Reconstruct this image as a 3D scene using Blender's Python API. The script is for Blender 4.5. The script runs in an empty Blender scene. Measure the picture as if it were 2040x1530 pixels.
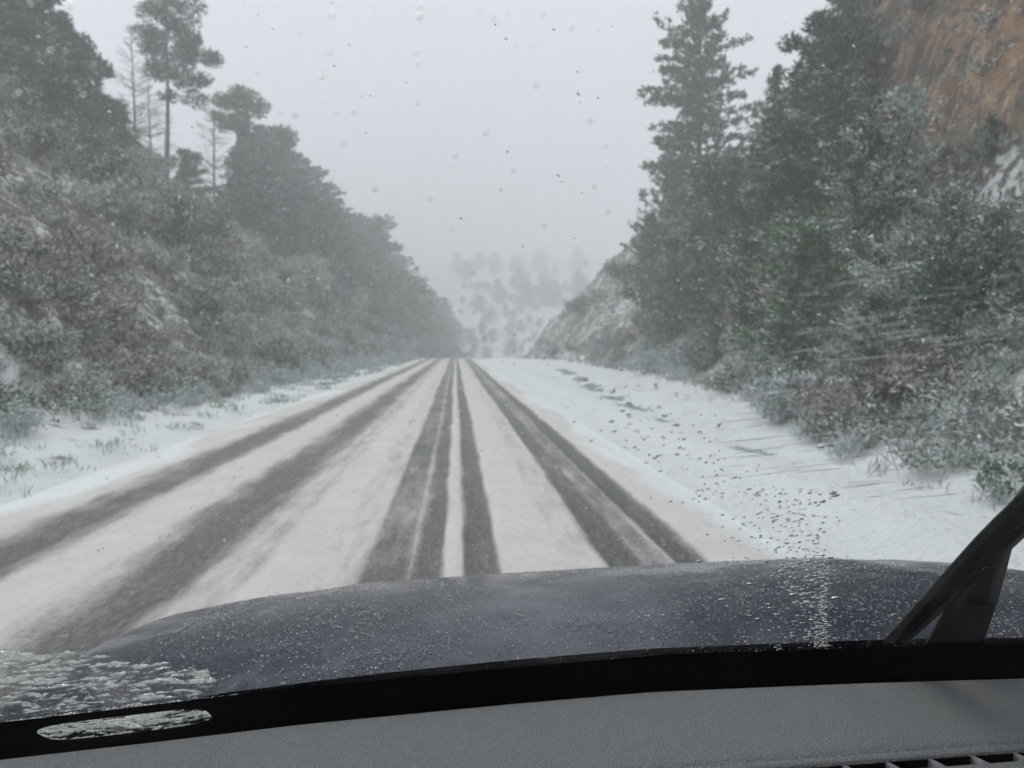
import bpy, math, random
import numpy as np
from mathutils import Vector, Matrix, Euler

# ------------------------------------------------------------------ camera
sc = bpy.context.scene
COL = sc.collection
CAM_H = 1.45
YAW, PITCH = math.radians(-4.18), math.radians(-2.80)
cam = bpy.data.objects.new("camera", bpy.data.cameras.new("camera"))
COL.objects.link(cam)
cam.location = (0, 0, CAM_H)
cam.rotation_euler = (math.pi/2 + PITCH, 0, YAW)
cam.data.sensor_width = 36.0
cam.data.lens = 27.05
cam.data.clip_start = 0.02
cam.data.clip_end = 3000
cam.data.dof.use_dof = True            # the phone focused on the wet windshield
cam.data.dof.focus_distance = 1.05
cam.data.dof.aperture_fstop = 6.6
sc.camera = cam

# ------------------------------------------------------------------ world, sun, exposure
SUN_EL, SUN_AZ = math.radians(50), math.radians(-25)
w = bpy.data.worlds.new("World"); sc.world = w
w.use_nodes = True
nt = w.node_tree
bg = nt.nodes["Background"]
sky = nt.nodes.new("ShaderNodeTexSky")
sky.sky_type = 'NISHITA'; sky.sun_disc = False
sky.sun_elevation = SUN_EL; sky.sun_rotation = SUN_AZ
sky.dust_density = 5.0; sky.air_density = 1.0; sky.ozone_density = 1.0
mx = nt.nodes.new("ShaderNodeMix"); mx.data_type = 'RGBA'
mx.inputs[0].default_value = 0.93
mx.inputs[7].default_value = (6.7, 7.0, 7.55, 1)       # flat snow-cloud cover
nt.links.new(sky.outputs[0], mx.inputs[6])
nt.links.new(mx.outputs[2], bg.inputs[0])
bg.inputs[1].default_value = 0.1
sd = bpy.data.lights.new("sun", 'SUN'); sd.energy = 1.3; sd.angle = math.radians(30)
sd.color = (1.0, 0.97, 0.93)
so = bpy.data.objects.new("sun", sd); COL.objects.link(so)
so.rotation_euler = (math.pi/2 - SUN_EL, 0, math.pi - SUN_AZ)
sc.view_settings.view_transform = 'Standard'
sc.view_settings.look = 'None'
sc.view_settings.exposure = 0.70
sc.view_settings.gamma = 1.0
sc.render.engine = 'CYCLES'
sc.cycles.use_denoising = True
sc.cycles.max_bounces = 8
sc.cycles.volume_bounces = 1
sc.cycles.transparent_max_bounces = 16
sc.cycles.use_adaptive_sampling = True
sc.cycles.adaptive_threshold = 0.02

# ------------------------------------------------------------------ helpers
RNG = np.random.default_rng(7)
CR = Euler(cam.rotation_euler).to_matrix()
def ray(px, py):
    """direction of a photo point (2040 x 1530), scaled to y = 1"""
    d = CR @ Vector(((px-1020)/1533.0, -(py-765)/1533.0, -1.0))
    return d / d.y
def at(px, py, Y):
    d = ray(px, py)
    return d.x*Y, CAM_H + d.z*Y

def _hash(ix, iy, s):
    h = (ix*374761393 + iy*668265263 + s*1442695041) & 0xffffffff
    h = ((h ^ (h >> 13))*1274126177) & 0xffffffff
    h = h ^ (h >> 16)
    return (h & 0xffffff)/float(0xffffff)
def vnoise(x, y, s=0):
    x = np.asarray(x, float); y = np.asarray(y, float)
    ix = np.floor(x).astype(np.int64); iy = np.floor(y).astype(np.int64)
    fx = x-ix; fy = y-iy
    fx = fx*fx*(3-2*fx); fy = fy*fy*(3-2*fy)
    a = _hash(ix, iy, s); b = _hash(ix+1, iy, s); c = _hash(ix, iy+1, s); d = _hash(ix+1, iy+1, s)
    return (a*(1-fx)+b*fx)*(1-fy)+(c*(1-fx)+d*fx)*fy
def fbm(x, y, s=0, o=4):
    v = 0; a = .5; x = np.asarray(x, float); y = np.asarray(y, float)
    for k in range(o):
        v = v + a*(vnoise(x, y, s+k)-.5); x = x*2.03+7.1; y = y*2.03+3.7; a *= .5
    return v*2
def sstep(a, b, x):
    t = np.clip((np.asarray(x, float)-a)/(b-a), 0, 1); return t*t*(3-2*t)

def tag(o, label=None, cat=None, group=None, kind=None):
    if label: o["label"] = label
    if cat: o["category"] = cat
    if group: o["group"] = group
    if kind: o["kind"] = kind
    return o
def mesh_data(name, V, F, mats=(), midx=None, smooth=False, attrs=None):
    V = np.asarray(V, np.float32); F = np.asarray(F, np.int32)
    me = bpy.data.meshes.new(name)
    k = F.shape[1]
    me.vertices.add(len(V)); me.vertices.foreach_set("co", V.ravel())
    me.loops.add(F.size); me.loops.foreach_set("vertex_index", F.ravel())
    me.polygons.add(len(F))
    me.polygons.foreach_set("loop_start", np.arange(0, F.size, k, dtype=np.int32))
    me.polygons.foreach_set("loop_total", np.full(len(F), k, np.int32))
    for m in mats: me.materials.append(m)
    if midx is not None: me.polygons.foreach_set("material_index", np.asarray(midx, np.int32))
    if smooth: me.polygons.foreach_set("use_smooth", np.ones(len(F), bool))
    me.update(calc_edges=True)
    for n, (dom, arr) in (attrs or {}).items():
        a = me.attributes.new(n, 'FLOAT', dom); a.data.foreach_set("value", np.asarray(arr, np.float32))
    return me
def obj(name, me, parent=None, loc=None):
    o = bpy.data.objects.new(name, me); COL.objects.link(o)
    if parent: o.parent = parent
    if loc is not None: o.location = loc
    return o
def empty(name, loc=(0, 0, 0)):
    o = bpy.data.objects.new(name, None); COL.objects.link(o); o.location = loc
    o.empty_display_size = .2
    return o
def grid_faces(nu, nv):
    i = np.arange(nu-1)[:, None]; j = np.arange(nv-1)[None, :]
    a = (i*nv+j).ravel()
    return np.stack([a, a+nv, a+nv+1, a+1], 1)
class Acc:
    """collects quads"""
    def __init__(s): s.V = []; s.F = []; s.n = 0
    def add(s, V, F):
        V = np.asarray(V, float); s.V.append(V); s.F.append(np.asarray(F)+s.n); s.n += len(V)
    def tube(s, P, R, n=5):
        P = np.asarray(P, float); R = np.asarray(R, float)
        T = np.gradient(P, axis=0); T /= np.linalg.norm(T, axis=1)[:, None]+1e-9
        ref = np.where(np.abs(T[:, 2:3]) > .9, np.array([[1., 0, 0]]), np.array([[0, 0, 1.]]))
        U = np.cross(T, ref); U /= np.linalg.norm(U, axis=1)[:, None]+1e-9
        W = np.cross(T, U)
        a = np.arange(n)*2*math.pi/n
        V = P[:, None]+R[:, None, None]*(np.cos(a)[None, :, None]*U[:, None]+np.sin(a)[None, :, None]*W[:, None])
        m = len(P); F = []
        for i in range(m-1):
            for j in range(n):
                F.append((i*n+j, i*n+(j+1) % n, (i+1)*n+(j+1) % n, (i+1)*n+j))
        s.add(V.reshape(-1, 3), F)
    def box(s, c, sx, sy, sz, M=None):
        v = np.array([(x, y, z) for x in (-1, 1) for y in (-1, 1) for z in (-1, 1)], float)*np.array([sx, sy, sz])/2
        if M is not None: v = v @ np.asarray(M).T
        s.add(v+np.asarray(c), [(0, 1, 3, 2), (4, 6, 7, 5), (0, 4, 5, 1), (2, 3, 7, 6), (0, 2, 6, 4), (1, 5, 7, 3)])
    def cards(s, C, U, W):
        """diamond leaves: centre, half length vector, half width vector"""
        n = len(C)
        V = np.stack([C-U, C+W, C+U, C-W], 1).reshape(-1, 3)
        s.add(V, np.arange(4*n).reshape(n, 4))
    def data(s, name, mats, smooth=False, attrs=None):
        return mesh_data(name, np.concatenate(s.V), np.concatenate(s.F), mats, None, smooth, attrs)
def unit(a): return a/(np.linalg.norm(a, axis=-1, keepdims=True)+1e-9)

# ------------------------------------------------------------------ materials
def mat(name):
    m = bpy.data.materials.new(name); m.use_nodes = True
    return m, m.node_tree, m.node_tree.nodes["Principled BSDF"]
def N(nt, typ, **kw):
    n = nt.nodes.new(typ)
    for k, v in kw.items():
        if k.startswith("i_"):
            n.inputs[k[2:].replace("_", " ")].default_value = v
        else: setattr(n, k, v)
    return n
def noise(nt, scale, detail=4, vec=None, rough=.55):
    n = N(nt, "ShaderNodeTexNoise"); n.inputs["Scale"].default_value = scale
    n.inputs["Detail"].default_value = detail; n.inputs["Roughness"].default_value = rough
    if vec is not None: nt.links.new(vec, n.inputs["Vector"])
    return n.outputs["Fac"]
def ramp(nt, src, a, b, va=0.0, vb=1.0):
    n = N(nt, "ShaderNodeMapRange"); n.interpolation_type = 'SMOOTHSTEP'
    n.inputs[1].default_value = a; n.inputs[2].default_value = b
    n.inputs[3].default_value = va; n.inputs[4].default_value = vb
    nt.links.new(src, n.inputs[0]); return n.outputs[0]
def mixc(nt, f, a, b):
    n = N(nt, "ShaderNodeMix"); n.data_type = 'RGBA'
    for s, v in ((0, f), (6, a), (7, b)):
        if isinstance(v, (tuple, float, int)): n.inputs[s].default_value = v if s == 0 else (*v, 1)
        else: nt.links.new(v, n.inputs[s])
    return n.outputs[2]
def math_(nt, op, a, b=0.0, c=None):
    n = N(nt, "ShaderNodeMath"); n.operation = op
    for s, v in ((0, a), (1, b), (2, c)):
        if v is None: continue
        if isinstance(v, (float, int)): n.inputs[s].default_value = v
        else: nt.links.new(v, n.inputs[s])
    return n.outputs[0]
def bump(nt, src, strength, dist):
    n = N(nt, "ShaderNodeBump"); n.inputs["Strength"].default_value = strength; n.inputs["Distance"].default_value = dist
    nt.links.new(src, n.inputs["Height"]); return n.outputs[0]
def objco(nt): return N(nt, "ShaderNodeTexCoord").outputs["Object"]
def geopos(nt): return N(nt, "ShaderNodeNewGeometry").outputs["Position"]
SNOW = (0.80, 0.83, 0.84)

def foliage_mat(name, c1, c2, frost, lo=.15):
    """leaves; frost lies on whatever faces up, patchily"""
    m, nt, p = mat(name)
    g = N(nt, "ShaderNodeNewGeometry")
    sep = N(nt, "ShaderNodeSeparateXYZ"); nt.links.new(g.outputs["Normal"], sep.inputs[0])
    rnd = N(nt, "ShaderNodeAttribute"); rnd.attribute_name = "rnd"
    oi = N(nt, "ShaderNodeObjectInfo")
    base = mixc(nt, rnd.outputs["Fac"], c1, c2)
    hsv = N(nt, "ShaderNodeHueSaturation")
    nt.links.new(base, hsv.inputs["Color"])
    nt.links.new(ramp(nt, oi.outputs["Random"], 0, 1, .7, 1.45), hsv.inputs["Value"])
    upf = ramp(nt, sep.outputs[2], -.35, .75)
    patch = ramp(nt, noise(nt, 1.5, 4, g.outputs["Position"], .65), .40, .62, lo, 1.0)
    r2 = math_(nt, 'FRACT', math_(nt, 'MULTIPLY', rnd.outputs["Fac"], 7.31))
    f = math_(nt, 'MULTIPLY', math_(nt, 'MULTIPLY', upf, patch), ramp(nt, r2, 1-frost, 1.0-frost*.6, .15, 1.0))
    nt.links.new(mixc(nt, f, hsv.outputs[0], SNOW), p.inputs["Base Color"])
    p.inputs["Roughness"].default_value = .85
    p.inputs["Specular IOR Level"].default_value = .15
    return m
M = {}
M['fir'] = foliage_mat("fir_needles", (.048, .092, .040), (.13, .185, .09), .95)
M['pine'] = foliage_mat("pine_needles", (.048, .08, .042), (.11, .15, .085), .6)
M['frosted'] = foliage_mat("frosted_needles", (.17, .20, .17), (.36, .40, .36), 1.0, .5)
M['far'] = foliage_mat("far_needles", (.06, .08, .058), (.12, .145, .11), .8)
M['brush_grey'] = foliage_mat("grey_brush_leaves", (.18, .205, .175), (.36, .395, .355), 1.0, .45)
M['brush_brown'] = foliage_mat("brown_brush_leaves", (.16, .128, .105), (.31, .265, .23), 1.0, .35)
M['brush_green'] = foliage_mat("green_brush_leaves", (.055, .085, .045), (.12, .165, .09), .9, .3)
M['brush_pale'] = foliage_mat("pale_brush_leaves", (.24, .28, .26), (.42, .47, .45), 1.0, .6)
def bark(name, c1, c2):
    m, nt, p = mat(name)
    nt.links.new(mixc(nt, noise(nt, 9, 5, objco(nt)), c1, c2), p.inputs["Base Color"])
    p.inputs["Roughness"].default_value = .95
    return m
M['bark'] = bark("bark", (.06, .048, .042), (.17, .15, .14))
M['twig'] = bark("frosted_twigs", (.16, .14, .135), (.34, .32, .31))

# ground
def ground_mat():
    m, nt, p = mat("snowy_ground")
    pos = geopos(nt)
    bank = N(nt, "ShaderNodeAttribute"); bank.attribute_name = "bank"
    rock = N(nt, "ShaderNodeAttribute"); rock.attribute_name = "rock"
    n1 = noise(nt, .55, 6, pos, .62); n2 = noise(nt, 3.2, 6, pos, .65); n3 = noise(nt, 14, 4, pos)
    soil = mixc(nt, ramp(nt, n2, .3, .7), (.12, .10, .085), (.30, .27, .24))
    grass = mixc(nt, n3, (.10, .115, .085), (.24, .25, .20))
    low = mixc(nt, ramp(nt, n1, .35, .65), soil, grass)
    mp = N(nt, "ShaderNodeMapping"); mp.inputs["Scale"].default_value = (.5, .6, .24); mp.inputs['Rotation'].default_value = (.25, .5, 0)
    nt.links.new(pos, mp.inputs[0])
    r1 = noise(nt, 1.0, 8, mp.outputs[0], .7)
    rc = mixc(nt, ramp(nt, r1, .36, .60), (.035, .027, .023), (.33, .20, .12))
    rc = mixc(nt, ramp(nt, noise(nt, 2.2, 6, mp.outputs[0], .7), .5, .7), rc, (.55, .38, .25))
    rc = mixc(nt, ramp(nt, noise(nt, 1.1, 5, pos), .54, .62, 0, .7), rc, (.055, .075, .04))
    vc = N(nt, "ShaderNodeTexVoronoi"); vc.feature = 'DISTANCE_TO_EDGE'; vc.inputs["Scale"].default_value = .9
    dist = N(nt, "ShaderNodeVectorMath"); dist.operation = 'MULTIPLY_ADD'
    nn = N(nt, "ShaderNodeTexNoise"); nn.inputs["Scale"].default_value = 1.3; nn.inputs["Detail"].default_value = 5; nt.links.new(pos, nn.inputs["Vector"])
    nt.links.new(nn.outputs["Color"], dist.inputs[0]); dist.inputs[1].default_value = (2.2, 2.2, 2.2); nt.links.new(mp.outputs[0], dist.inputs[2])
    nt.links.new(dist.outputs[0], vc.inputs["Vector"])
    rc = mixc(nt, ramp(nt, vc.outputs["Distance"], .0, .07, .85, 0), rc, (.03, .025, .024))
    rc = mixc(nt, ramp(nt, noise(nt, 1.7, 7, pos, .75), .52, .62, 0, .6), rc, (.085, .075, .06))
    land = mixc(nt, rock.outputs["Fac"], low, rc)
    # how much snow lies: nearly full on the flat, patchy on the bank, little on the rock
    thr = math_(nt, 'MULTIPLY_ADD', bank.outputs["Fac"], .235, .285)
    thr = math_(nt, 'MULTIPLY_ADD', rock.outputs["Fac"], .11, thr)
    cov = math_(nt, 'SUBTRACT', math_(nt, 'ADD', math_(nt, 'MULTIPLY', n2, .6), math_(nt, 'MULTIPLY', n1, .4)), thr)
    f = ramp(nt, cov, -.045, .05)
    nt.links.new(mixc(nt, f, land, mixc(nt, n2, (.74, .77, .78), (.86, .88, .89))), p.inputs["Base Color"])
    p.inputs["Roughness"].default_value = .9
    hh = math_(nt, 'ADD', math_(nt, 'MULTIPLY', n2, 1.0), math_(nt, 'MULTIPLY', n3, .35))
    nt.links.new(bump(nt, hh, .9, .16), p.inputs["Normal"])
    return m
M['ground'] = ground_mat()
def road_mat():
    m, nt, p = mat("slushy_road")
    pos = geopos(nt)
    wet = N(nt, "ShaderNodeAttribute"); wet.attribute_name = "wet"
    mp = N(nt, "ShaderNodeMapping"); mp.inputs["Scale"].default_value = (1.0, .16, 1.0)
    nt.links.new(pos, mp.inputs[0])
    streak = noise(nt, 9, 4, mp.outputs[0], .6)
    blot = noise(nt, 2.2, 5, pos, .6)
    fine = noise(nt, 30, 3, pos)
    v = math_(nt, 'ADD', wet.outputs["Fac"], math_(nt, 'MULTIPLY', math_(nt, 'SUBTRACT', streak, .5), .85))
    v = math_(nt, 'ADD', v, math_(nt, 'MULTIPLY', math_(nt, 'SUBTRACT', blot, .5), .5))
    v = math_(nt, 'ADD', v, math_(nt, 'MULTIPLY', math_(nt, 'SUBTRACT', fine, .5), .45))
    f = ramp(nt, v, .04, .92)
    fresh = N(nt, "ShaderNodeAttribute"); fresh.attribute_name = "fresh"
    snow = mixc(nt, fresh.outputs["Fac"], mixc(nt, blot, (.53, .505, .475), (.76, .745, .72)), (.80, .83, .84))
    grit = noise(nt, 55, 4, mp.outputs[0], .75); g2 = noise(nt, 18, 5, pos, .7)
    slush = mixc(nt, ramp(nt, grit, .42, .66), (.036, .037, .038), (.15, .15, .145))
    slush = mixc(nt, ramp(nt, g2, .60, .68, 0, .6), slush, (.42, .42, .41))
    snow = mixc(nt, ramp(nt, g2, .56, .66, 0, .55), snow, (.40, .39, .37))
    nt.links.new(mixc(nt, f, snow, slush), p.inputs["Base Color"])
    nt.links.new(ramp(nt, f, .4, 1.0, .85, .5), p.inputs["Roughness"])
    nt.links.new(bump(nt, math_(nt, 'SUBTRACT', math_(nt, 'ADD', fine, streak), f), .5, .03), p.inputs["Normal"])
    return m
M['road'] = road_mat()

# ------------------------------------------------------------------ terrain
def curve(y):                     # the road bends to the right beyond the cutting
    return .0007*np.maximum(np.asarray(y, float)-80, 0)**2
def toe_right(y):
    y = np.asarray(y, float)
    return np.interp(y, [-30, 10, 17, 26, 44, 60, 100, 130], [5.2, 5.2, 6.7, 8.0, 9.8, 10.0, 7.8, 9.0])
def road_z(y):
    y = np.asarray(y, float)
    return -.0011*np.maximum(y-88, 0)**2*(y < 130) - np.where(y >= 130, 1.94+.02*(y-130), 0)
def height(x, y):
    x = np.asarray(x, float); y = np.asarray(y, float)
    c = curve(np.minimum(y, 230))
    base = np.maximum(road_z(y), -3.6)
    hill = .20*np.maximum(y-185, 0)**1.0 + 6*fbm(x/60, y/60, 31, 3)*sstep(185, 320, y)
    hill = np.minimum(hill, 62) + .06*np.maximum(np.abs(x-c)-20, 0)*sstep(160, 260, y)
    z = base + hill
    # left bank
    d = -(x-c) - 6.7 - 1.1*fbm(y/9, x*0+3, 5, 3)
    crest = np.interp(y, [0, 60, 90, 150, 200, 235], [19.5, 19.5, 18, 12, 8, 0])
    sl = np.maximum(d, 0)
    prof = .25*np.minimum(sl, 1.5) + 1.02*np.maximum(sl-1.5, 0)
    zl = crest*(1-np.exp(-(prof/np.maximum(crest, .1))**2.2))**(1/2.2) if True else prof
    rough = (1.5*fbm(x/7, y/7, 11, 4) + .5*fbm(x/1.7, y/1.7, 12, 3))*sstep(.5, 5, sl)
    z = z + (zl+rough)*sstep(240, 200, y)
    # right bank
    tr = toe_right(y) + .9*fbm(y/8, x*0+9, 6, 3)
    dr = np.maximum(x - c*0.6 - tr, 0)
    cr = np.interp(y, [0, 50, 75, 100, 112, 124], [36, 33, 26, 26, 18, 0])
    pr = .25*np.minimum(dr, 1.2) + .98*np.maximum(dr-1.2, 0) + .24*sstep(66, 82, y)*np.maximum(dr-1.2, 0) + 1.5*np.maximum(dr-6.5-1.2*fbm(y/6, y*0+2, 27, 3), 0)*sstep(66, 46, y)
    zr = cr*(1-np.exp(-(pr/np.maximum(cr, .1))**2.2))**(1/2.2)
    rr = (1.7*fbm(x/6, y/6, 21, 4) + .6*fbm(x/1.6, y/1.6, 22, 4))*sstep(.5, 5, dr)
    # ribs of rock on the near part
    rk = rock_mask(x, y, zr)
    rr = rr + rk*(3.0*np.abs(fbm(y/3.0+x/9, x/12, 23, 5))+1.1*fbm(y/.9, x/1.6, 24, 3))
    z = z + (zr+rr)*sstep(122, 104, y)
    # shallow ditch on the right verge
    z = z - .16*np.exp(-((x-c-5.0)/.8)**2)*(y < 100)
    z = z + .09*fbm(x/1.1, y/1.1, 41, 4)*sstep(2.7, 3.6, np.abs(x-c+.7))
    return z
def rock_mask(x, y, z):
    y = np.asarray(y, float); x = np.asarray(x, float)
    return sstep(5.6, 8.5, z+2.5*fbm(x/5, y/5, 26, 3))*sstep(50, 42, y+6*fbm(x/4, z/4, 28, 2))*sstep(10, 13, x)
def H(x, y): return float(height(np.array([x]), np.array([y]))[0])

xs = np.concatenate([np.linspace(-95, -34, 40), np.linspace(-33, -9, 100), np.linspace(-8.8, 9, 110), np.linspace(9.2, 36, 120), np.linspace(37, 105, 44)])
ys = np.concatenate([np.linspace(-26, -1, 14), np.linspace(0, 60, 260), np.linspace(60.4, 130, 150), np.linspace(131, 260, 90), np.linspace(264, 600, 70)])
X, Y = np.meshgrid(xs, ys, indexing='ij')
Z = height(X, Y)
Cc = curve(np.minimum(Y, 230))
under = sstep(4.5, 3.9, np.abs(X-Cc+.75))*(Y < 140)
Z = Z - .12*under
bl = sstep(.3, 2.5, -(X-Cc)-6.7)*sstep(240, 205, Y)
tr_ = toe_right(Y)
br = sstep(.0, 1.8, X-Cc*.6-tr_)*sstep(122, 106, Y)
verge = .52*sstep(4.0, 5.2, np.abs(X-Cc))
far = .8*sstep(130, 200, Y)
bank = np.clip(np.maximum(np.maximum(bl, br), np.maximum(verge, far)), 0, 1)
zr_ = np.maximum(Z, 0)
rock = rock_mask(X, Y, Z)
nx, ny = X.shape
me = mesh_data("ground", np.stack([X, Y, Z], -1).reshape(-1, 3), grid_faces(nx, ny), [M['ground']], smooth=True,
               attrs={"bank": ('POINT', bank.ravel()), "rock": ('POINT', rock.ravel())})
tag(obj("ground", me), kind="structure")

# road with wheel tracks worn through the snow
TR = [(-3.35, -2.78, .80, .22), (-2.15, -1.55, .88, .24), (-1.55, -1.2, .30, .12), (-.90, -.60, .22, .05),
      (-.60, -.30, .82, .05), (-.31, -.27, .55, .03), (-.27, -.09, .92, .04), (.06, .28, .98, .035),
      (.70, .98, .22, .05), (.98, 1.25, .86, .06), (1.25, 1.43, .62, .04), (1.43, 1.66, .97, .05)]
def wetness(x):
    v = np.zeros_like(x)
    for a, b, h, s in TR:
        v = np.maximum(v, h*sstep(a-s, a+s, x)*(1-sstep(b-s, b+s, x)))
    return v
u = np.arange(-4.25, 2.45, .045); v = np.concatenate([np.arange(-14, 40, .25), np.arange(40, 139, .8)])
U, Vv = np.meshgrid(u, v, indexing='ij')
wob = .05*fbm(Vv/9, U*0, 61, 2) + .018*fbm(Vv/.8, U/.8, 62, 3)
wt = wetness(U+wob)
dens = np.clip(1+.5*fbm(Vv/2.2, U/.35, 64, 4), 0, 1.25)
edge = sstep(-4.25, -3.9, U)*(1-sstep(1.95, 2.4, U))
RZ = road_z(Vv) + .012 + .03*(1-wt) + .012*fbm(U/.25, Vv/1.5, 63, 3)*edge - .08*(1-edge)
me = mesh_data("road", np.stack([U+curve(Vv), Vv, RZ], -1).reshape(-1, 3), grid_faces(*U.shape), [M['road']], smooth=True,
               attrs={"wet": ('POINT', np.clip(wt*dens, 0, 1).ravel()),
   "fresh": ('POINT', (sstep(-3.55, -4.2, U+1.0*fbm(Vv/2, U/.6, 66, 4))+sstep(1.75, 2.35, U+.8*fbm(Vv/2, U/.6, 67, 4))).ravel())})
tag(obj("road", me), kind="structure")

# ------------------------------------------------------------------ vegetation builders
def leaf_attr(n, rng): return {"rnd": ('FACE', rng.random(n))}
def rand_cards(acc, C, D, L, Wd, rng, spread=.6):
    n = len(C)
    U = unit(D + spread*rng.normal(size=(n, 3)))
    R = unit(np.cross(U, rng.normal(size=(n, 3))))
    l = L*rng.uniform(.6, 1.3, (n, 1)); w_ = Wd*rng.uniform(.6, 1.3, (n, 1))
    acc.cards(C, U*l, R*w_)
def conifer(name, seed, Ht, R, base, key, step=.32, per=5, droop=.25, up=.25, gap=.0, leaf=.17, clus=6, power=.75):
    """fir or pine: tapered trunk with limbs, and sprays of needles along each limb"""
    rng = np.random.default_rng(seed)
    tk = Acc(); lf = Acc()
    zz = np.linspace(0, Ht, 9)
    bend = np.stack([.12*np.sin(zz/Ht*3+seed), .12*np.cos(zz/Ht*2.3+seed)], 1)*(zz/Ht)[:, None]
    P = np.column_stack([bend, zz])
    tk.tube(P, np.interp(zz, [0, Ht], [.018*Ht, .006]), 7)
    z = base*Ht
    CC = []; DD = []
    while z < Ht*.985:
        t = (z-base*Ht)/(Ht*(1-base))
        rad = R*((1-t)**power)*(.35+.65*min(1, (t+.03)*7))
        c0 = np.array([np.interp(z, zz, P[:, 0]), np.interp(z, zz, P[:, 1]), z])
        for b in range(per):
            if rng.random() < gap: continue
            az = rng.uniform(0, 2*math.pi)
            L = rad*rng.uniform(.4, 1.25)
            if rng.random() < .08: L *= 1.25
            d = np.array([math.cos(az), math.sin(az), 0])
            upk = up*rng.uniform(.4, 1.6)+.5*t
            s = np.linspace(0, 1, 5)
            B = c0 + d*(L*s)[:, None] + np.array([0, 0, 1])*(L*(upk*s-droop*s*s))[:, None]
            tk.tube(B, np.interp(s, [0, 1], [.012+.01*L, .004]), 3)
            m = max(3, int(L/.20))
            ss = rng.uniform(.12, 1, m)
            side = np.array([-d[1], d[0], 0])
            lat = rng.normal(size=m)*.22*L*(1.05-ss)
            q = c0 + d*(L*ss)[:, None] + side*lat[:, None] + np.array([0, 0, 1])*(L*(upk*ss-droop*ss*ss)+rng.normal(size=m)*.07)[:, None]
            dirv = unit(d + side*(lat*1.2)[:, None] + np.array([0, 0, .25+upk*.4]))
            CC.append(np.repeat(q, clus, 0)); DD.append(np.repeat(dirv, clus, 0))
        z += step*rng.uniform(.7, 1.3)*(1-.45*t)
    C = np.concatenate(CC); D = np.concatenate(DD)
    C = C + rng.normal(size=C.shape)*.11
    rand_cards(lf, C, D, leaf, leaf*.33, rng, .55)
    return tk.data(name+"_trunk", [M['bark']], True), lf.data(name+"_crown", [M[key]], attrs=leaf_attr(len(C), rng)), Ht
def clump_pine(name, seed, Ht, key, limbs, clump=.75, leaf=.17, bare=.45):
    """tall pine with a bare stem and an irregular crown of needle clumps; limbs = (t, azimuth, length, rise)"""
    rng = np.random.default_rng(seed)
    tk = Acc(); lf = Acc()
    zz = np.linspace(0, Ht, 10)
    P = np.column_stack([.25*np.sin(zz/Ht*2.2), .1*np.sin(zz/Ht*3), zz])
    tk.tube(P, np.interp(zz, [0, Ht], [.016*Ht, .02]), 8)
    CC = []; DD = []
    for (t, az, L, rise) in limbs:
        z = t*Ht; c0 = np.array([np.interp(z, zz, P[:, 0]), np.interp(z, zz, P[:, 1]), z])
        d = np.array([math.cos(az), math.sin(az), rise])
        s = np.linspace(0, 1, 6)
        B = c0+d*(L*s)[:, None]; B[:, 2] += .12*L*np.sin(s*3)
        tk.tube(B, np.interp(s, [0, 1], [.02+.018*L, .01]), 4)
        for k in range(max(2, int(L*1.6))):
            sk = rng.uniform(.35, 1.05)
            cc = c0+d*L*sk+rng.normal(size=3)*np.array([.35, .35, .22])
            tk.tube(np.array([c0+d*L*sk*.8, cc]), [.015, .006], 3)
            r = clump*rng.uniform(.6, 1.15)
            n = int(260*r)
            q = unit(rng.normal(size=(n, 3)))*(rng.random((n, 1))**.45)*np.array([r, r, r*.62])
            CC.append(cc+q); DD.append(unit(q+np.array([0, 0, .25])))
    # dead twigs down the stem
    for k in range(26):
        z = rng.uniform(.18, .6)*Ht; az = rng.uniform(0, 6.28); L = rng.uniform(.4, 1.5)
        c0 = np.array([np.interp(z, zz, P[:, 0]), np.interp(z, zz, P[:, 1]), z])
        tk.tube(np.array([c0, c0+np.array([math.cos(az)*L, math.sin(az)*L, -.1*L])]), [.02, .005], 3)
    C = np.concatenate(CC); D = np.concatenate(DD)
    rand_cards(lf, C, D, leaf, leaf*.3, rng, .5)
    return tk.data(name+"_trunk", [M['bark']], True), lf.data(name+"_crown", [M[key]], attrs=leaf_attr(len(C), rng)), Ht
def bare_tree(name, seed, Ht):
    rng = np.random.default_rng(seed)
    tk = Acc(); br = Acc()
    zz = np.linspace(0, Ht, 8)
    P = np.column_stack([.1*np.sin(zz/Ht*4+seed), 0*zz, zz])
    tk.tube(P, np.interp(zz, [0, Ht], [.012*Ht, .012]), 6)
    for k in range(95):
        z = rng.uniform(.2, .99)*Ht; az = rng.uniform(0, 6.28); L = (1-z/Ht)*Ht*.22+rng.uniform(.3, .8)
        rise = rng.uniform(.1, .7)
        c0 = np.array([np.interp(z, zz, P[:, 0]), 0, z]); d = np.array([math.cos(az), math.sin(az), rise])
        s = np.linspace(0, 1, 4)
        B = c0+d*(L*s)[:, None]; B[:, 2] -= .1*L*s*s
        br.tube(B, np.interp(s, [0, 1], [.024, .006]), 3)
        for j in range(7):
            q = c0+d*L*rng.uniform(.25, 1); e = unit(d+rng.normal(size=3)*.7)*L*rng.uniform(.2, .4)
            br.tube(np.array([q, q+e]), [.011, .004], 3)
    return tk.data(name+"_trunk", [M['bark']], True), br.data(name+"_limbs", [M['twig']], True), Ht
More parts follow.
